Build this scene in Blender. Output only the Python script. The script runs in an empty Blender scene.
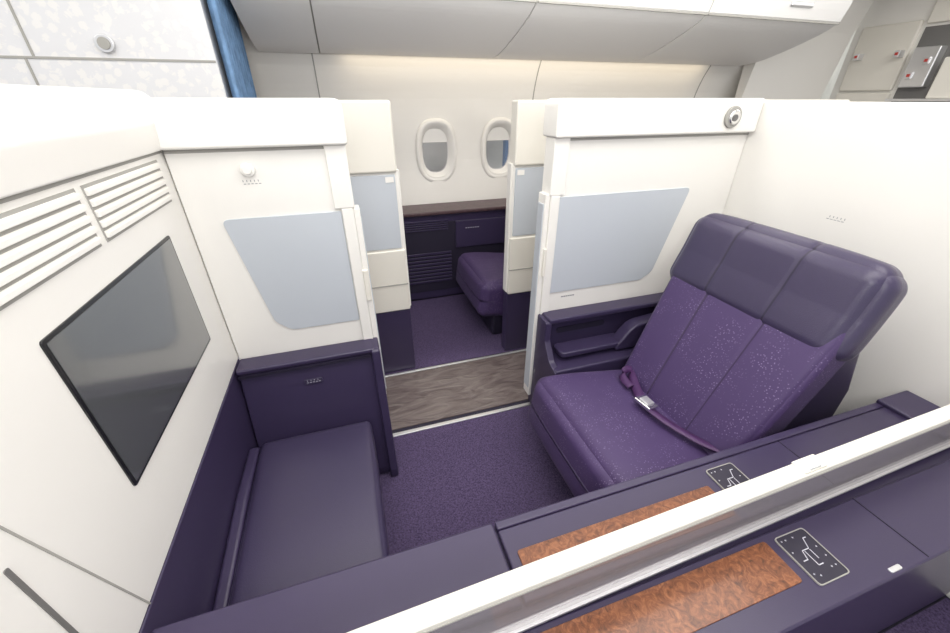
import bpy, bmesh, math, random
from mathutils import Vector, Matrix, Euler
random.seed(3)
S=bpy.context.scene
try:
    S.view_settings.view_transform='Standard'
except Exception: pass

# ---------------------------------------------------------------- materials
def newmat(name):
    m=bpy.data.materials.new(name); m.use_nodes=True
    nt=m.node_tree; b=nt.nodes['Principled BSDF']
    return m,nt,b
def plain(name,col,rough=.5,metal=0,bump=0,bscale=200,spec=.5,coat=0,var=0,vscale=6):
    m,nt,b=newmat(name)
    b.inputs['Base Color'].default_value=(*col,1)
    b.inputs['Roughness'].default_value=rough
    b.inputs['Metallic'].default_value=metal
    b.inputs['Specular IOR Level'].default_value=spec
    if coat: b.inputs['Coat Weight'].default_value=coat
    tc=nt.nodes.new('ShaderNodeTexCoord')
    if bump:
        n=nt.nodes.new('ShaderNodeTexNoise'); n.inputs['Scale'].default_value=bscale; n.inputs['Detail'].default_value=4
        nt.links.new(tc.outputs['Object'],n.inputs['Vector'])
        bp=nt.nodes.new('ShaderNodeBump'); bp.inputs['Strength'].default_value=bump; bp.inputs['Distance'].default_value=.002
        nt.links.new(n.outputs['Fac'],bp.inputs['Height']); nt.links.new(bp.outputs['Normal'],b.inputs['Normal'])
    if var:
        n=nt.nodes.new('ShaderNodeTexNoise'); n.inputs['Scale'].default_value=vscale; n.inputs['Detail'].default_value=5
        nt.links.new(tc.outputs['Object'],n.inputs['Vector'])
        r=nt.nodes.new('ShaderNodeValToRGB')
        r.color_ramp.elements[0].position=.35; r.color_ramp.elements[1].position=.65
        r.color_ramp.elements[0].color=(*[c*(1-var) for c in col],1)
        r.color_ramp.elements[1].color=(*[min(1,c*(1+var)) for c in col],1)
        nt.links.new(n.outputs['Fac'],r.inputs['Fac']); nt.links.new(r.outputs['Color'],b.inputs['Base Color'])
    return m
WHITE=plain('white_plastic',(.86,.84,.795),.38,bump=.05,bscale=300)
CREAM=plain('cream_plastic',(.79,.76,.685),.4)
OFFW=plain('bin_plastic',(.86,.85,.83),.45)
BLUEG=plain('frosted_blue_grey',(.54,.575,.62),.3)
PURP=plain('purple_leather',(.044,.034,.077),.28,bump=.3,bscale=350)
PURP2=plain('purple_shell',(.042,.031,.075),.33,bump=.08,bscale=400)
PDARK=plain('purple_dark',(.020,.016,.034),.5)
SILVER=plain('brushed_silver',(.75,.75,.76),.3,metal=.8)
CHROME=plain('chrome',(.8,.8,.8),.12,metal=1)
GREY=plain('grey_plastic',(.085,.07,.115),.4)
BLACK=plain('black_gloss',(.012,.012,.014),.15)
SLOT=plain('slot_shadow_grey',(.16,.155,.15),.7)
SEAM=plain('seam_grey',(.38,.37,.34),.7)
INK=plain('label_ink',(.25,.25,.27),.6)
ICON=plain('icon_white',(.6,.6,.66),.5)
CURT=plain('curtain_blue',(.14,.25,.42),.8,var=.2,vscale=20)
STRAP=plain('belt_webbing',(.065,.022,.095),.5,bump=.4,bscale=500)
RED=plain('latch_red',(.5,.05,.04),.4)
BROWN=plain('dark_brown_trim',(.085,.048,.055),.4,var=.2,vscale=30)
SEAMP=plain('leather_stitch_seam',(.026,.020,.045),.5)
SEAMF=plain('fabric_stitch_seam',(.034,.018,.060),.6)

def carpet_mat(name,c1,c2,sc):
    m,nt,b=newmat(name); b.inputs['Roughness'].default_value=.95; b.inputs['Specular IOR Level'].default_value=.1
    tc=nt.nodes.new('ShaderNodeTexCoord')
    n=nt.nodes.new('ShaderNodeTexNoise'); n.inputs['Scale'].default_value=sc; n.inputs['Detail'].default_value=6; n.inputs['Roughness'].default_value=.8
    nt.links.new(tc.outputs['Object'],n.inputs['Vector'])
    r=nt.nodes.new('ShaderNodeValToRGB'); r.color_ramp.elements[0].position=.36; r.color_ramp.elements[1].position=.66
    r.color_ramp.elements[0].color=(*c1,1); r.color_ramp.elements[1].color=(*c2,1)
    nt.links.new(n.outputs['Fac'],r.inputs['Fac']); nt.links.new(r.outputs['Color'],b.inputs['Base Color'])
    bp=nt.nodes.new('ShaderNodeBump'); bp.inputs['Strength'].default_value=.7; bp.inputs['Distance'].default_value=.005
    nt.links.new(n.outputs['Fac'],bp.inputs['Height']); nt.links.new(bp.outputs['Normal'],b.inputs['Normal'])
    return m
CARPET=carpet_mat('purple_carpet',(.042,.030,.066),(.155,.115,.225),150)

def fabric_mat():
    m,nt,b=newmat('purple_speckled_fabric'); b.inputs['Roughness'].default_value=.55
    b.inputs['Sheen Weight'].default_value=.05
    tc=nt.nodes.new('ShaderNodeTexCoord')
    v=nt.nodes.new('ShaderNodeTexVoronoi'); v.inputs['Scale'].default_value=120
    nt.links.new(tc.outputs['Object'],v.inputs['Vector'])
    r=nt.nodes.new('ShaderNodeValToRGB'); r.color_ramp.elements[0].position=.16; r.color_ramp.elements[1].position=.30
    r.color_ramp.elements[0].color=(1,1,1,1); r.color_ramp.elements[1].color=(0,0,0,1)
    nt.links.new(v.outputs['Distance'],r.inputs['Fac'])
    n=nt.nodes.new('ShaderNodeTexNoise'); n.inputs['Scale'].default_value=9; n.inputs['Detail'].default_value=6
    nt.links.new(tc.outputs['Object'],n.inputs['Vector'])
    r2=nt.nodes.new('ShaderNodeValToRGB'); r2.color_ramp.elements[0].position=.42; r2.color_ramp.elements[1].position=.58
    nt.links.new(n.outputs['Fac'],r2.inputs['Fac'])
    mu=nt.nodes.new('ShaderNodeMath'); mu.operation='MULTIPLY'
    nt.links.new(r.outputs['Color'],mu.inputs[0]); nt.links.new(r2.outputs['Color'],mu.inputs[1])
    mx=nt.nodes.new('ShaderNodeMix'); mx.data_type='RGBA'
    mx.inputs[6].default_value=(.056,.030,.108,1); mx.inputs[7].default_value=(.19,.145,.27,1)
    nt.links.new(mu.outputs[0],mx.inputs[0]); nt.links.new(mx.outputs[2],b.inputs['Base Color'])
    n3=nt.nodes.new('ShaderNodeTexNoise'); n3.inputs['Scale'].default_value=400
    nt.links.new(tc.outputs['Object'],n3.inputs['Vector'])
    bp=nt.nodes.new('ShaderNodeBump'); bp.inputs['Strength'].default_value=.3; bp.inputs['Distance'].default_value=.002
    nt.links.new(n3.outputs['Fac'],bp.inputs['Height']); nt.links.new(bp.outputs['Normal'],b.inputs['Normal'])
    return m
FABRIC=fabric_mat()

def wood_mat():
    m,nt,b=newmat('burl_wood'); b.inputs['Roughness'].default_value=.3; b.inputs['Coat Weight'].default_value=.2
    tc=nt.nodes.new('ShaderNodeTexCoord')
    n=nt.nodes.new('ShaderNodeTexNoise'); n.inputs['Scale'].default_value=40; n.inputs['Detail'].default_value=9; n.inputs['Distortion'].default_value=2.0; n.inputs['Roughness'].default_value=.7
    nt.links.new(tc.outputs['Object'],n.inputs['Vector'])
    r=nt.nodes.new('ShaderNodeValToRGB')
    r.color_ramp.elements[0].position=.30; r.color_ramp.elements[0].color=(.065,.020,.008,1)
    r.color_ramp.elements[1].position=.68; r.color_ramp.elements[1].color=(.37,.145,.058,1)
    e=r.color_ramp.elements.new(.5); e.color=(.21,.070,.027,1)
    nt.links.new(n.outputs['Fac'],r.inputs['Fac']); nt.links.new(r.outputs['Color'],b.inputs['Base Color'])
    return m
WOOD=wood_mat()
def plastic_sheet():
    m,nt,b=newmat('crinkled_plastic_film'); b.inputs['Roughness'].default_value=.24; b.inputs['Coat Weight'].default_value=.5
    tc=nt.nodes.new('ShaderNodeTexCoord')
    mp=nt.nodes.new('ShaderNodeMapping'); mp.inputs['Scale'].default_value=(1,3,1)
    nt.links.new(tc.outputs['Object'],mp.inputs['Vector'])
    n=nt.nodes.new('ShaderNodeTexNoise'); n.inputs['Scale'].default_value=5; n.inputs['Detail'].default_value=7; n.inputs['Distortion'].default_value=1.5
    nt.links.new(mp.outputs['Vector'],n.inputs['Vector'])
    r=nt.nodes.new('ShaderNodeValToRGB'); r.color_ramp.elements[0].position=.3; r.color_ramp.elements[1].position=.75
    r.color_ramp.elements[0].color=(.10,.075,.075,1); r.color_ramp.elements[1].color=(.20,.165,.155,1)
    nt.links.new(n.outputs['Fac'],r.inputs['Fac']); nt.links.new(r.outputs['Color'],b.inputs['Base Color'])
    bp=nt.nodes.new('ShaderNodeBump'); bp.inputs['Strength'].default_value=.7; bp.inputs['Distance'].default_value=.02
    nt.links.new(n.outputs['Fac'],bp.inputs['Height']); nt.links.new(bp.outputs['Normal'],b.inputs['Normal'])
    return m
FILM=plastic_sheet()
def glass_mat(name,tint,fac,rough):
    m=bpy.data.materials.new(name); m.use_nodes=True; nt=m.node_tree
    b=nt.nodes['Principled BSDF']; b.inputs['Base Color'].default_value=(*tint,1); b.inputs['Roughness'].default_value=rough
    t=nt.nodes.new('ShaderNodeBsdfTransparent'); t.inputs['Color'].default_value=(.93,.92,.93,1)
    mx=nt.nodes.new('ShaderNodeMixShader'); mx.inputs[0].default_value=fac
    nt.links.new(t.outputs[0],mx.inputs[1]); nt.links.new(b.outputs[0],mx.inputs[2])
    nt.links.new(mx.outputs[0],nt.nodes['Material Output'].inputs['Surface'])
    return m
GLASS=glass_mat('smoked_divider_glass',(.42,.39,.40),.45,.12)
PANE=glass_mat('window_pane',(.6,.65,.7),.1,.1)
def damask():
    m,nt,b=newmat('patterned_wall_laminate'); b.inputs['Roughness'].default_value=.4
    tc=nt.nodes.new('ShaderNodeTexCoord')
    v=nt.nodes.new('ShaderNodeTexVoronoi'); v.inputs['Scale'].default_value=26; v.feature='F1'
    nt.links.new(tc.outputs['Object'],v.inputs['Vector'])
    n=nt.nodes.new('ShaderNodeTexNoise'); n.inputs['Scale'].default_value=30; n.inputs['Distortion'].default_value=2
    nt.links.new(tc.outputs['Object'],n.inputs['Vector'])
    mm=nt.nodes.new('ShaderNodeMath'); mm.operation='MULTIPLY'
    nt.links.new(v.outputs['Distance'],mm.inputs[0]); nt.links.new(n.outputs['Fac'],mm.inputs[1])
    r=nt.nodes.new('ShaderNodeValToRGB'); r.color_ramp.elements[0].position=.18; r.color_ramp.elements[1].position=.24
    r.color_ramp.elements[0].color=(.80,.79,.775,1); r.color_ramp.elements[1].color=(.735,.735,.745,1)
    nt.links.new(mm.outputs[0],r.inputs['Fac']); nt.links.new(r.outputs['Color'],b.inputs['Base Color'])
    return m
DAMASK=damask()
HANGAR=plain('hangar_cladding',(.66,.65,.58),.8,var=.25,vscale=1.2)
STEEL_B=plain('scaffold_blue',(.08,.18,.36),.5)
STEEL_O=plain('scaffold_rust',(.45,.20,.12),.5)

# ---------------------------------------------------------------- geometry helpers
def grp(name,loc=(0,0,0)):
    e=bpy.data.objects.new(name,None); e.location=loc; e.empty_display_size=.1
    S.collection.objects.link(e); return e
def obj(name,verts,faces,mat,parent=None,bevel=0,seg=3,smooth=True):
    me=bpy.data.meshes.new(name); me.from_pydata([tuple(v) for v in verts],[],faces)
    bm=bmesh.new(); bm.from_mesh(me); bmesh.ops.recalc_face_normals(bm,faces=bm.faces); bm.to_mesh(me); bm.free()
    o=bpy.data.objects.new(name,me); S.collection.objects.link(o)
    me.materials.append(mat)
    if bevel>0:
        md=o.modifiers.new('bevel','BEVEL'); md.width=bevel; md.segments=seg; md.limit_method='ANGLE'; md.angle_limit=math.radians(40); md.harden_normals=True
        me.polygons.foreach_set('use_smooth',[True]*len(me.polygons))
    elif smooth=='all':
        me.polygons.foreach_set('use_smooth',[True]*len(me.polygons))
    if parent: o.parent=parent
    return o
def box(name,x0,x1,y0,y1,z0,z1,mat,parent=None,bevel=0,seg=3):
    v=[(x,y,z) for x in (x0,x1) for y in (y0,y1) for z in (z0,z1)]
    f=[(0,1,3,2),(4,6,7,5),(0,4,5,1),(2,3,7,6),(0,2,6,4),(1,5,7,3)]
    return obj(name,v,f,mat,parent,bevel,seg)
def prism(name,poly,axis,a0,a1,mat,parent=None,bevel=0,seg=3):
    n=len(poly); v=[]
    for a in (a0,a1):
        for p in poly:
            v.append({'x':(a,p[0],p[1]),'y':(p[0],a,p[1]),'z':(p[0],p[1],a)}[axis])
    f=[tuple(range(n)),tuple(range(n,2*n))]+[(i,(i+1)%n,n+(i+1)%n,n+i) for i in range(n)]
    return obj(name,v,f,mat,parent,bevel,seg)
def rp(pts,r,seg=6):
    out=[];n=len(pts)
    for i,p in enumerate(pts):
        rr=r[i] if isinstance(r,(list,tuple)) else r
        P=Vector(p);A=Vector(pts[i-1]);B=Vector(pts[(i+1)%n])
        if rr<=0: out.append(tuple(P)); continue
        da=(A-P).normalized(); db=(B-P).normalized()
        ang=da.angle(db)
        if ang>math.radians(176): out.append(tuple(P)); continue
        d=min(rr/math.tan(ang/2),.48*(A-P).length,.48*(B-P).length)
        s=P+da*d;e=P+db*d
        for k in range(seg+1):
            t=k/seg
            q=(1-t)**2*s+2*t*(1-t)*P+t*t*e
            out.append(tuple(q))
    return out
def rrect(a0,a1,b0,b1,r,seg=6):
    return rp([(a0,b0),(a1,b0),(a1,b1),(a0,b1)],r,seg)
def cyl(name,loc,r,h,axis,mat,parent=None,n=32,bevel=0,r2=None):
    poly=[(math.cos(2*math.pi*i/n),math.sin(2*math.pi*i/n)) for i in range(n)]
    r2=r if r2 is None else r2
    v=[];
    for rr,a in((r,-h/2),(r2,h/2)):
        for p in poly:
            q={'x':(a,p[0]*rr,p[1]*rr),'y':(p[0]*rr,a,p[1]*rr),'z':(p[0]*rr,p[1]*rr,a)}[axis]
            v.append((q[0]+loc[0],q[1]+loc[1],q[2]+loc[2]))
    f=[tuple(range(n)),tuple(range(n,2*n))]+[(i,(i+1)%n,n+(i+1)%n,n+i) for i in range(n)]
    return obj(name,v,f,mat,parent,bevel)
def frame(name,outer,inner,axis,a0,a1,mat,parent=None,bevel=0):
    n=len(outer); v=[]
    def P(p,a): return {'x':(a,p[0],p[1]),'y':(p[0],a,p[1]),'z':(p[0],p[1],a)}[axis]
    for a in(a0,a1):
        for p in outer: v.append(P(p,a))
        for p in inner: v.append(P(p,a))
    f=[]
    for i in range(n):
        j=(i+1)%n
        f+=[(i,j,n+j,n+i),(2*n+i,2*n+j,3*n+j,3*n+i),(i,j,2*n+j,2*n+i),(n+i,n+j,3*n+j,3*n+i)]
    return obj(name,v,f,mat,parent,bevel)
def cushion(name,size,loc,roty,mat,parent,r=.05,puff=.01,cuts=26,fn=None,seams=(),seam_mat=None):
    bm=bmesh.new(); bmesh.ops.create_cube(bm,size=2)
    bmesh.ops.subdivide_edges(bm,edges=bm.edges[:],cuts=cuts,use_grid_fill=True)
    h=Vector(size)/2
    if seams:
        for f in bm.faces:
            c=f.calc_center_median()
            if c.x<-.99 or c.z>.99:
                y0=min(math.sin(v.co.y*math.pi/2)*h.y for v in f.verts); y1=max(math.sin(v.co.y*math.pi/2)*h.y for v in f.verts)
                if any(y0<=s<y1 for s in seams): f.material_index=1
    R=Euler((0,roty,0)).to_matrix()
    for v in bm.verts:
        u=v.co.copy()
        u=Vector([math.sin(c*math.pi/2) for c in u])
        p=Vector((u.x*h.x,u.y*h.y,u.z*h.z))
        q=Vector([max(-(h[i]-r),min(h[i]-r,p[i])) for i in range(3)])
        d=p-q
        if d.length>1e-6: p=q+d.normalized()*r
        e=[1-min(1,abs(c))**4 for c in u]
        for i in range(3):
            if abs(u[i])>.999:
                j,k=(i+1)%3,(i+2)%3
                p[i]+=math.copysign(puff*e[j]*e[k],u[i])
        if fn: p=fn(p,u,h)
        v.co=R@p+Vector(loc)
    me=bpy.data.meshes.new(name); bm.to_mesh(me); bm.free()
    me.polygons.foreach_set('use_smooth',[True]*len(me.polygons))
    o=bpy.data.objects.new(name,me); S.collection.objects.link(o); me.materials.append(mat); o.parent=parent
    if seam_mat: me.materials.append(seam_mat)
    return o
def ribbon(name,pts,w,wdir,t,mat,parent):
    v=[];f=[];wd=Vector(wdir).normalized()
    n=len(pts)
    for i,p in enumerate(pts):
        P=Vector(p)
        T=(Vector(pts[min(i+1,n-1)])-Vector(pts[max(i-1,0)])).normalized()
        W=(wd-T*wd.dot(T)).normalized(); N=T.cross(W)
        for a,b in((-1,-1),(1,-1),(1,1),(-1,1)): v.append(P+W*a*w/2+N*b*t/2)
    for i in range(n-1):
        for k in range(4):
            f.append((4*i+k,4*i+(k+1)%4,4*i+4+(k+1)%4,4*i+4+k))
    f+=[(0,1,2,3),tuple(4*(n-1)+k for k in range(4))]
    return obj(name,v,f,mat,parent,smooth='all')
def catmull(P,sub=6):
    P=[Vector(p) for p in P]; out=[]
    for i in range(len(P)-1):
        a=P[max(i-1,0)];b=P[i];c=P[i+1];d=P[min(i+2,len(P)-1)]
        for k in range(sub):
            t=k/sub
            out.append(.5*((2*b)+(c-a)*t+(2*a-5*b+4*c-d)*t*t+(3*b-a-3*c+d)*t**3))
    out.append(P[-1]); return out
def strokes(name,segs,w,mapf,mat,parent,h=.0006):
    v=[];f=[]
    for (a0,b0,a1,b1) in segs:
        A=Vector((a0,b0));B=Vector((a1,b1));d=(B-A).normalized();n=Vector((-d.y,d.x))*w/2
        i=len(v)
        for hh in(0,h):
            for p in(A-n,B-n,B+n,A+n): v.append(mapf(p.x,p.y,hh))
        f+=[(i,i+1,i+2,i+3),(i+4,i+5,i+6,i+7)]+[(i+k,i+(k+1)%4,i+4+(k+1)%4,i+4+k) for k in range(4)]
    return obj(name,v,f,mat,parent)

# ---------------------------------------------------------------- floor
box('floor',-3,7,-1.6,3.4,-.06,0,PDARK)
box('carpet',-.46,1.75,.535,1.455,0,.008,CARPET)
box('carpet',-.9,3.2,1.985,2.92,0,.008,CARPET)
box('carpet',-.49,1.75,-.9,.145,0,.008,CARPET)
box('aisle_floor_cover',-2.5,4.5,1.51,1.955,0,.006,FILM)
box('trim_1',-.5,1.8,1.458,1.480,0,.011,SILVER,bevel=.003)
box('trim_2',-.9,3.2,1.958,1.975,0,.011,SILVER,bevel=.003)

# ---------------------------------------------------------------- wall_left
wl=grp('wall_left')
box('panel',-.62,-.5,-.6,1.5,.62,1.40,WHITE,wl,.004)
prism('cap',rp([(-.66,1.37),(-.488,1.37),(-.480,1.44),(-.50,1.522),(-.66,1.522)],[0,.006,.04,.045,.02]),'y',-.6,1.5,WHITE,wl)
box('cap_shadow_line',-.501,-.4985,-.6,1.44,1.362,1.37,SEAM,wl)  # grey strip painting the shadow line under the wall cap
for (y0,y1) in((.50,.965),(.99,1.385)):
    box('grille_recess',-.503,-.4985,y0,y1,1.235,1.35,SEAM,wl)
    n=5
    for i in range(n):
        z=1.242+i*(.108/n)
        prism('grille_slat',[(-.505,z),(-.492,z+.001),(-.492,z+.012),(-.505,z+.0185)],'y',y0+.004,y1-.004,WHITE,wl,.0015,2)
prism('post_seam',[(.4765,1.02),(.4795,1.02),(.5705,.62),(.5675,.62)],'x',-.5015,-.4985,SEAM,wl)
prism('post_seam',[(.4765,1.02),(.4795,1.02),(.43,1.20),(.427,1.20)],'x',-.5015,-.4985,SEAM,wl)
prism('divider_slot',rrect(.446,.453,.62,.965,.003),'x',-.5015,-.4982,SLOT,wl)
box('lower_panel',-.62,-.498,.0,1.45,.009,.618,PURP2,wl,.004)
# ---------------------------------------------------------------- television
tv=grp('television')
prism('bezel',rrect(.695,1.275,.815,1.165,.008),'x',-.5035,-.4965,BLACK,tv,.001)
mt,nt,b=newmat('screen_glass'); b.inputs['Base Color'].default_value=(.085,.09,.092,1); b.inputs['Roughness'].default_value=.2; b.inputs['Coat Weight'].default_value=1; b.inputs['Coat Roughness'].default_value=.10; b.inputs['Coat IOR'].default_value=2.0
prism('screen',rrect(.703,1.267,.823,1.157,.004),'x',-.4970,-.4955,mt,tv)

# ---------------------------------------------------------------- near partitions
pl=grp('privacy_partition')
box('panel',-.497,.012,1.445,1.50,.60,1.40,WHITE,pl,.003)
prism('cap',rp([(-.495,1.37),(.026,1.37),(.026,1.502),(-.495,1.502)],[0,.012,.03,0]),'y',1.412,1.53,WHITE,pl,.014,4)
box('cap_shadow_line',-.497,.0,1.443,1.446,1.358,1.37,SEAM,pl)  # shade below the partition cap, put in as a grey strip
prism('frosted_panel',rp([(-.405,1.155),(-.03,1.155),(-.03,.715),(-.285,.715),(-.335,.76)],[.02,.005,.005,.05,.05]),'y',1.440,1.4465,BLUEG,pl,.001)
box('frame_stile',-.028,.012,1.432,1.47,.60,1.165,WHITE,pl,.004)
box('frame_upper',-.05,.018,1.432,1.51,1.165,1.37,WHITE,pl,.004)
box('door_edge',.012,.034,1.44,1.505,.30,1.16,WHITE,pl,.004)
box('door_edge_strip',.028,.037,1.447,1.498,.33,1.12,BLUEG,pl,.002)
box('door_latch',.010,.030,1.425,1.442,.80,.93,CREAM,pl,.004)
box('lower_post',-.497,.012,1.46,1.50,.01,.60,PURP2,pl,.003)
cyl('coat_hook_base',(-.287,1.438,1.306),.022,.012,'y',WHITE,pl,bevel=.004)
cyl('coat_hook',(-.287,1.430,1.306),.014,.012,'y',WHITE,pl,bevel=.003)
strokes('label',[(-.31+i*.011,1.262,-.303+i*.011,1.262) for i in range(5)]+[(-.31+i*.011,1.268,-.31+i*.011,1.274) for i in range(5)],.002,lambda a,b,h:(a,1.4445-h,b),INK,pl)

pr=grp('privacy_partition')
box('panel',.79,1.76,1.445,1.50,.60,1.40,WHITE,pr,.003)
prism('cap',rp([(.775,1.37),(1.76,1.37),(1.76,1.502),(.775,1.502)],[.012,0,0,.03]),'y',1.412,1.53,WHITE,pr,.014,4)
box('cap_shadow_line',.80,1.76,1.443,1.446,1.358,1.37,SEAM,pr)  # same painted shadow strip beneath the right cap
prism('frosted_panel',rp([(.835,1.145),(1.51,1.145),(1.40,.74),(1.34,.705),(.835,.705)],[.005,.02,.06,.05,.005]),'y',1.440,1.4465,BLUEG,pr,.001)
box('frame_stile',.790,.832,1.432,1.47,.60,1.155,WHITE,pr,.004)
box('frame_upper',.783,.85,1.432,1.51,1.155,1.37,WHITE,pr,.004)
box('door_edge',.768,.79,1.44,1.505,.10,1.16,WHITE,pr,.004)
box('door_edge_strip',.764,.770,1.447,1.498,.15,1.12,BLUEG,pr,.002)
box('door_latch',.778,.792,1.425,1.442,.80,.93,CREAM,pr,.004)
box('lower_post',.80,1.76,1.46,1.50,.01,.60,PURP2,pr,.003)
strokes('label',[(.90+i*.012,.675,.909+i*.012,.675) for i in range(6)],.006,lambda a,b,h:(a,1.4445-h,b),INK,pr)
cyl('reading_lamp_ring',(1.60,1.408,1.432),.042,.014,'y',SEAM,pr,bevel=.004)
cyl('reading_lamp_ball',(1.60,1.400,1.432),.029,.018,'y',CHROME,pr,bevel=.008)
cyl('reading_lamp_lens',(1.595,1.390,1.430),.013,.004,'y',SLOT,pr)

# ---------------------------------------------------------------- far partitions
def far_partition(x0,x1,edge,s):
    g=grp('privacy_partition')
    box('cap',x0,x1,1.975,2.06,1.19,1.495,CREAM,g,.012,4)
    box('panel',x0,x1,1.995,2.05,.44,1.19,WHITE,g,.003)
    a,b=sorted((edge-s*.012,edge-s*.30))
    box('frosted_panel',a,b,1.985,1.997,.81,1.18,BLUEG,g,.003)
    a,b=sorted((edge+s*.004,edge-s*.32))
    box('lower_trim',a,b,1.98,2.055,.44,.80,CREAM,g,.008)
    box('trim_line',a,b,1.977,1.982,.60,.606,SEAM,g)
    a,b=sorted((edge+s*.002,edge-s*.32))
    box('base',a,b,1.99,2.06,.012,.435,PURP2,g,.004)
    a,b=sorted((edge-s*.02,edge-s*.06))
    box('label_plate',a,b,1.982,1.986,1.145,1.17,WHITE,g)
    a,b=sorted((edge-s*.01,edge+s*.012))
    box('door_edge',a,b,2.0,2.05,.45,1.2,WHITE,g,.004)
    return g
far_partition(-.47,.245,.245,1)
far_partition(.858,3.2,.858,-1)

# ---------------------------------------------------------------- wall_right
wr=grp('wall_right')
box('panel',1.762,1.86,-.9,1.53,.0,1.49,WHITE,wr,.006)
strokes('label',[(.94+i*.013,1.095,.949+i*.013,1.095) for i in range(5)]+[(.94+i*.013,1.101,.94+i*.013,1.108) for i in range(5)],.002,lambda a,b,h:(1.762-h,a,b),INK,wr)

# ---------------------------------------------------------------- storage console (left, rear)
sc=grp('storage_console')
prism('front',rp([(1.45,.60),(1.372,.60),(1.345,.48),(1.245,.05),(1.245,.012),(1.45,.012)],[0,.01,.1,.02,0,0]),'x',-.495,.0,PURP2,sc,.008)
prism('end_cheek',rp([(1.455,.62),(1.345,.62),(1.325,.48),(1.215,.06),(1.215,.01),(1.455,.01)],[.01,.02,.1,.02,0,0]),'x',-.005,.030,PURP2,sc,.008)
box('top_rail',-.495,.012,1.352,1.442,.60,.622,PURP2,sc,.008)
box('rail_groove',-.49,-.006,1.349,1.353,.585,.597,PDARK,sc)
prism('pocket_line',rrect(-.275,-.205,.508,.532,.01),'y',1.346,1.352,PURP,sc,.002)
strokes('label',[(-.265+i*.011,.519,-.258+i*.011,.519) for i in range(5)]+[(-.262+i*.013,.526,-.262+i*.013,.530) for i in range(4)],.002,lambda a,b,h:(a,1.345-h,b),ICON,sc)

# ---------------------------------------------------------------- ottoman
ot=grp('ottoman')
cushion('cushion',(.405,.70,.16),(-.252,.885,.29),0,PURP,ot,r=.022,puff=.006)
box('base',-.44,-.075,.54,1.225,.01,.23,PURP2,ot,.015)
prism('side_ledge',rp([(.54,.01),(1.235,.01),(1.235,.36),(1.0,.372),(.54,.345)],[0,0,.03,.2,0]),'x',-.497,-.458,PURP2,ot,.012)

# ---------------------------------------------------------------- side console (right, rear)
sd=grp('side_console')
box('top_rail',.80,1.755,1.352,1.442,.585,.612,PURP2,sd,.008)
box('back',.81,1.755,1.405,1.442,.40,.585,PURP2,sd,.003)
box('body',.785,1.755,1.225,1.442,.01,.41,PURP2,sd,.010)
prism('end_cheek',rp([(1.445,.60),(1.352,.60),(1.352,.50),(1.29,.42),(1.225,.40),(1.225,.01),(1.445,.01)],[.005,.015,.04,.05,.01,0,0]),'x',.782,.812,PURP2,sd,.006)
prism('armrest_flap',rrect(.84,1.20,1.28,1.375,.03),'z',.435,.463,PURP2,sd,.008)
prism('grab_slot',rrect(.87,1.14,.50,.53,.015),'y',1.400,1.406,PDARK,sd)
prism('seat_wing',rp([(1.12,.42),(1.22,.55),(1.50,.575),(1.60,.42)],[.02,.10,.05,.02]),'y',1.275,1.345,PURP2,sd,.02)

# ---------------------------------------------------------------- airplane seat
def seat(dx,dy):
    g=grp('airplane_seat',(dx,dy,0))
    def groove(y,cs,w): return sum(math.exp(-((y-c)/w)**2) for c in cs)
    def cf(p,u,h):
        if u.z>0: p.z-=.018*max(0,(-u.x))**3
        if u.z>.9: p.z-=.002*groove(p.y,(-.105,.105),.004)
        p.y*=1+.03*(-u.x)
        return p
    cushion('seat_cushion',(.56,.63,.27),(.925,.885,.285),math.radians(8),FABRIC,g,r=.05,puff=.014,fn=cf,cuts=80)
    def bf(p,u,h):
        t=(u.z+1)/2
        if u.x<-.9: p.x+=.004*groove(p.y,(-.125,.125),.006)
        p.y=p.y*(.82+.14*t)+(-.005+.045*t)
        return p
    cushion('seat_back',(.13,.69,.66),(1.245,.862,.60),math.radians(27),FABRIC,g,r=.03,puff=.006,fn=bf,cuts=140,seams=(-.125,.125),seam_mat=SEAMF)
    def hf(p,u,h):
        if u.x<-.9: p.x+=.004*groove(p.y,(-.12,.12),.006)
        elif u.z>.9: p.z-=.004*groove(p.y,(-.12,.12),.006)
        p.x-=.012*max(0,-u.z)*(1 if u.x<0 else .3)
        return p
    cushion('headrest',(.145,.695,.322),(1.403,.910,.927),math.radians(17),PURP,g,r=.062,puff=.012,fn=hf,cuts=140,seams=(-.12,.12),seam_mat=SEAMP)
    prism('back_shell',rp([(1.22,.25),(1.30,.58),(1.44,.86),(1.50,.86),(1.60,.6),(1.60,.05),(1.22,.05)],[.03]*7),'y',.60,1.17,PURP2,g,.02)
    box('base',.74,1.5,.60,1.18,.01,.20,PDARK,g,.02)
    pts=catmull([(1.11,1.13,.42),(1.07,1.07,.440),(1.03,.99,.444),(.995,.91,.450)],6)
    ribbon('seat_belt',pts,.036,(.6,.6,.1),.004,STRAP,g)
    pts=catmull([(1.13,1.08,.42),(1.07,1.10,.455),(1.02,1.07,.448),(1.01,1.0,.448)],6)
    ribbon('seat_belt',pts,.030,(.6,.5,.3),.004,STRAP,g)
    pts=catmull([(.985,.87,.456),(1.0,.80,.452),(1.03,.73,.446),(1.07,.66,.440),(1.12,.60,.44)],6)
    ribbon('seat_belt',pts,.036,(1,.1,-.1),.004,STRAP,g)
    b=box('buckle',-.026,.026,-.038,.038,-.008,.008,CHROME,g,.004); b.location=(.990,.885,.462); b.rotation_euler=(0,.1,.15)
    b=box('buckle_flap',-.020,.020,-.020,.023,-.004,.004,SILVER,g,.003); b.location=(.990,.882,.474); b.rotation_euler=(.1,.1,.15)
    return g
seat(0,0)
seat(.10,1.60)

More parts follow.
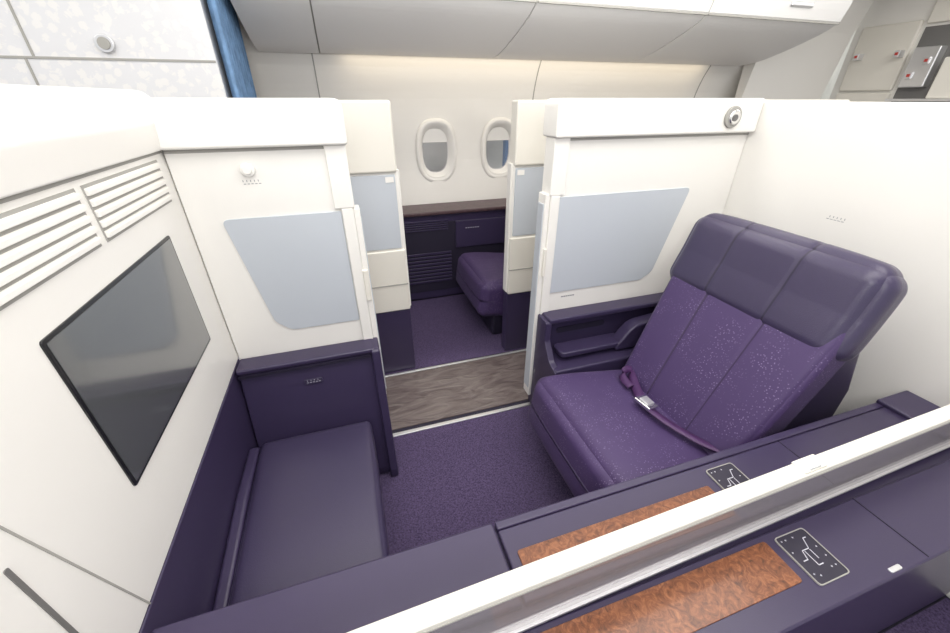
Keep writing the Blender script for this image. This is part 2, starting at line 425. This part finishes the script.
# ---------------------------------------------------------------- centre console
cc=grp('center_console')
box('body',-.49,1.755,.15,.525,.01,.585,PURP2,cc,.006)
box('far_top',-.49,.215,.345,.53,.58,.602,PURP2,cc,.006)
box('far_top',.22,1.755,.345,.505,.58,.603,PURP2,cc,.005)
box('far_lip',.22,1.755,.507,.530,.575,.602,PURP2,cc,.005)
box('near_top',-.49,1.755,.145,.305,.58,.603,PURP2,cc,.006)
prism('wood_inlay',rrect(.244,.795,.36,.447,.008),'z',.601,.606,WOOD,cc,.001)
prism('wood_inlay',rrect(.15,.80,.200,.290,.008),'z',.601,.606,WOOD,cc,.001)
def ctrl(x0,x1,y0,y1):
    prism('control_panel',rrect(x0,x1,y0,y1,.008),'z',.601,.6055,PDARK,cc,.001)
    frame('control_panel_rim',rrect(x0-.001,x1+.001,y0-.001,y1+.001,.009),rrect(x0+.001,x1-.001,y0+.001,y1-.001,.008),'z',.602,.607,SEAM,cc)
    w=x1-x0;h=y1-y0
    def M(a,b,hh): return (x0+a*w,y0+b*h,.6056+hh)
    segs=[(.18,.45,.32,.45),(.32,.45,.40,.62),(.40,.62,.62,.62),(.62,.62,.74,.82),(.45,.60,.45,.30),(.45,.30,.6,.30),
          (.62,.60,.62,.40),(.74,.82,.84,.82)]
    strokes('seat_diagram',segs,.018,M,ICON,cc)
    dots=[]
    for (a,b) in((.12,.9),(.25,.9),(.5,.9),(.12,.2),(.25,.14),(.72,.2),(.86,.2),(.86,.4),(.12,.65),(.86,.6)):
        dots.append((a-.022,b,a+.022,b)); dots.append((a,b-.018,a,b+.018))
    strokes('buttons',dots,.012,M,ICON,cc)
ctrl(.825,.915,.382,.485)
ctrl(.825,.915,.182,.286)
box('end_block',1.60,1.755,.35,.53,.60,.617,PURP2,cc,.006)
box('lid_seam',1.12,1.122,.345,.505,.602,.6045,PDARK,cc)
box('lid_seam',1.12,1.122,.15,.303,.602,.6045,PDARK,cc)
prism('lid_latch',rrect(1.00,1.035,.152,.162,.004),'z',.602,.606,SILVER,cc,.001)

# ---------------------------------------------------------------- divider
dv=grp('console_divider',(0,-.013,0)); dv.rotation_euler=(0,0,.02)
box('glass',-.48,1.745,.316,.322,.604,.775,GLASS,dv)
box('top_cap',-.485,1.745,.303,.338,.768,.790,CREAM,dv,.005)
box('cap_line',-.48,1.74,.3015,.3035,.774,.777,SEAM,dv)
box('foot_rail',-.48,1.745,.310,.328,.604,.612,SILVER,dv,.002)
box('cap_latch',.86,.93,.306,.339,.788,.795,CREAM,dv,.003)
box('cap_latch_slide',.875,.91,.308,.333,.794,.799,SILVER,dv,.002)

# ---------------------------------------------------------------- window suite console
wc=grp('window_console')
box('body',-.46,3.3,2.93,3.16,.01,.72,PURP2,wc,.008)
box('brown_top',-.46,3.3,2.90,3.18,.722,.748,BROWN,wc,.008)
box('groove_panel',.30,1.5,2.924,2.932,.08,.66,PDARK,wc)
for i in range(5): box('upper_louver',.34,.72,2.915,2.93,.60+i*.017,.609+i*.017,PURP2,wc,.002)
for i in range(9): box('lower_louver',.34,.74,2.915,2.93,.16+i*.03,.178+i*.03,PURP2,wc,.003)
box('cabinet_door',.78,1.40,2.91,2.932,.44,.66,PURP2,wc,.006)
strokes('cabinet_label',[(.86+i*.02,.60,.872+i*.02,.60) for i in range(6)],.006,lambda a,b,h:(a,2.909-h,b),ICON,wc)

# ---------------------------------------------------------------- window wall
prof=[(3.20,.70),(3.26,1.0),(3.27,1.25),(3.25,1.5),(3.20,1.66),(3.14,1.78),(3.13,1.95),(3.13,2.28)]
def dense(P,k=5):
    return [(p.x,p.y) for p in catmull([(a,b,0) for a,b in P],k)]
pi=dense(prof,4); po=[(a+.05,b) for a,b in reversed(pi)]
ww=prism('wall_window',pi+po,'x',-2.5,4.5,WHITE)
cut=[]
WX=[-.35,.19,.73,1.27,1.81,2.35]
def oval(cx,cz,w,h,p=2.6,n=40):
    o=[]
    for i in range(n):
        t=2*math.pi*i/n; c=math.cos(t); s=math.sin(t)
        o.append((cx+w*math.copysign(abs(c)**(2/p),c),cz+h*math.copysign(abs(s)**(2/p),s)))
    return o
for i,x in enumerate(WX):
    c=prism('cutter',oval(x,1.13,.125,.19),'y',3.1,3.5,WHITE); cut.append(c)
    m=ww.modifiers.new('b','BOOLEAN'); m.object=c; m.operation='DIFFERENCE'; m.solver='EXACT'
dg=bpy.context.evaluated_depsgraph_get(); dg.update()
me=bpy.data.meshes.new_from_object(ww.evaluated_get(dg)); ww.modifiers.clear(); ww.data=me
for c in cut: bpy.data.objects.remove(c)
for i,x in enumerate(WX):
    g=grp('window_%d'%(i+1))
    rings=[(.165,.240,3.262),(.158,.232,3.244),(.135,.205,3.246),(.108,.168,3.30),(.10,.158,3.315)]
    v=[];f=[];n=40
    for (w,h,y) in rings:
        for p in oval(x,1.13,w,h): v.append((p[0],y,p[1]))
    for r in range(len(rings)-1):
        for k in range(n): f.append((r*n+k,r*n+(k+1)%n,(r+1)*n+(k+1)%n,(r+1)*n+k))
    obj('bezel',v,f,WHITE,g,smooth='all')
    prism('pane',oval(x,1.13,.104,.162),'y',3.305,3.309,PANE,g)
    o=oval(x,1.13,.106,.165); top=[p for p in o if p[1]>1.19]
    if len(top)>2: prism('shade',top,'y',3.294,3.300,WHITE,g)
for k,x in enumerate((-.08,1.54,3.16)):
    prism('trim_%d'%(k+3),[(a-.003,b) for a,b in pi]+[(a+.003,b) for a,b in reversed(pi)],'x',x-.004,x+.004,SEAM)
hg=grp('hangar_wall')
box('cladding',-6,10,6.5,6.7,-3,6,HANGAR,hg)
for i in range(14):
    x=-4+i*.93
    box('column',x,x+.10,6.2,6.3,-3,4,STEEL_B if i%2 else STEEL_O,hg)
for z in(-.5,.25,1.0): box('beam',-5,9,6.15,6.22,z,z+.09,STEEL_B,hg)

# ---------------------------------------------------------------- overhead bins
bp_=dense([(3.115,1.750),(2.95,1.768),(2.72,1.83),(2.52,1.90),(2.42,1.95)],5)+dense([(2.40,1.965),(2.37,2.06),(2.35,2.18),(2.34,2.29)],3)
def bin_(x0,x1):
    g=grp('overhead_bin')
    o=prism('body',bp_+[(3.115,2.29)],'x',x0+.004,x1-.004,OFFW,g)
    prism('seam_backing',[(a+.012,b+.004) for a,b in bp_[:-1]]+[(2.352,2.28),(3.11,2.28)],'x',x0+.0005,x1-.0005,SEAM,g)
    xm=x0+.62*(x1-x0)
    box('latch',xm-.10,xm+.10,2.365,2.395,2.02,2.05,SILVER,g,.01)
    box('lip',x0+.004,x1-.004,2.400,2.412,1.950,1.958,SEAM,g)
    return g
for x0,x1 in((-.385,-.03),(-.03,1.13),(1.13,2.29),(2.29,3.45)): bin_(x0,x1)
prism('ceiling',[(2.335,2.30),(1.9,2.40),(.2,2.42),(-1.4,2.42),(-1.4,2.47),(3.3,2.47),(3.3,2.30)],'x',-3,6.6,OFFW)
g=grp('wall_end')
prism('panel',[(3.12,0.01),(3.12,2.29),(2.9,2.29),(2.98,2.0),(3.05,1.5),(3.08,.01)],'x',3.5,4.5,WHITE,g)

# ---------------------------------------------------------------- lavatory cabin (left)
lv=grp('lavatory_cabin')
box('body',-3,-.47,2.34,3.05,.01,2.28,DAMASK,lv,.004)
box('seam',-3,-.475,2.336,2.341,1.642,1.650,SEAM,lv)
box('seam',-1.16,-1.152,2.336,2.341,.2,1.642,SEAM,lv)
box('seam',-1.13,-1.122,2.336,2.341,1.65,2.27,SEAM,lv)
cyl('door_lock_ring',(-.865,2.332,1.70),.034,.016,'y',SILVER,lv,bevel=.004)
cyl('door_lock_core',(-.865,2.323,1.70),.022,.008,'y',SEAM,lv,bevel=.002)
v=[];f=[];n=60
for j in range(2):
    for i in range(n):
        y=2.34+.50*i/(n-1); x=-.43+.018*math.sin(i*.9)
        v.append((x,y,(0.02,2.27)[j]))
for i in range(n-1): f.append((i,i+1,n+i+1,n+i))
c=obj('curtain',v,f,CURT,None,smooth='all'); c.modifiers.new('s','SOLIDIFY').thickness=.006

# ---------------------------------------------------------------- galley (far right)
gl=grp('galley_cabinet')
box('frame',4.62,5.3,1.0,3.05,.01,2.28,WHITE,gl,.004)
box('door',4.59,4.625,2.56,2.98,1.56,2.05,CREAM,gl,.012)
box('door',4.59,4.625,2.56,2.98,1.20,1.545,CREAM,gl,.012)
box('recess',4.612,4.623,1.2,2.53,1.2,2.0,SLOT,gl)
box('upper_door',4.59,4.625,1.8,2.53,2.02,2.25,CREAM,gl,.01)
box('oven_box',4.54,4.63,2.33,2.50,1.58,1.86,SILVER,gl,.01)
box('oven_box',4.54,4.63,2.02,2.28,1.50,1.78,CREAM,gl,.01)
box('oven_box',4.54,4.63,1.70,1.98,1.50,1.93,GREY,gl,.01)
box('shelf',4.52,4.63,1.2,2.53,1.48,1.5,SILVER,gl,.003)
for y,z in((2.60,1.80),(2.9,1.80),(2.38,1.74),(2.45,1.64),(2.1,1.68),(1.8,1.75)):
    box('latch',4.525,4.60,y-.02,y+.02,z,z+.05,SILVER,gl,.004)
    box('latch_tab',4.520,4.527,y-.01,y+.01,z+.015,z+.035,RED,gl)

# ---------------------------------------------------------------- lights
def area(name,loc,rot,sx,sy,p,col=(1,1,1),spread=180):
    l=bpy.data.lights.new(name,'AREA'); l.shape='RECTANGLE'; l.size=sx; l.size_y=sy; l.energy=p; l.color=col; l.spread=math.radians(spread)
    o=bpy.data.objects.new(name,l); o.location=loc; o.rotation_euler=[math.radians(a) for a in rot]; S.collection.objects.link(o); return o
area('ceiling_light',(.7,.5,2.38),(0,0,0),2.6,1.0,27,(1,.975,.94))
area('ceiling_light',(1.0,1.75,2.36),(0,0,0),3.5,.4,17,(1,.975,.94))
area('ceiling_light',(3.5,1.4,2.36),(0,0,0),2,1.2,25,(1,.975,.94))
area('ceiling_light',(-1.6,1.2,2.36),(0,0,0),1.2,1.2,16,(1,.975,.94))
area('flash_light',(-.1,-.6,2.0),(66,0,-14),.6,.4,13,(1,1,1))
area('bin_fill_light',(.9,-.9,1.9),(110,0,-6),1.8,.35,19,(1,.99,.97),62)  # added fill aimed upward to brighten the overhead bins
area('wall_wash_light',(1.6,3.08,1.735),(25,0,0),3.0,.03,2.4,(1,.84,.6))
w=bpy.data.worlds.new('World'); S.world=w; w.use_nodes=True
w.node_tree.nodes['Background'].inputs[0].default_value=(.97,.98,1,1); w.node_tree.nodes['Background'].inputs[1].default_value=.85

# ---------------------------------------------------------------- camera
cam=bpy.data.cameras.new('camera'); co=bpy.data.objects.new('camera',cam); S.collection.objects.link(co)
cam.sensor_width=36; cam.lens=385/950*36; cam.clip_start=.02
co.location=(0,0,1.5); co.rotation_euler=(math.radians(90-29.5),0,math.radians(-17.9))
S.camera=co
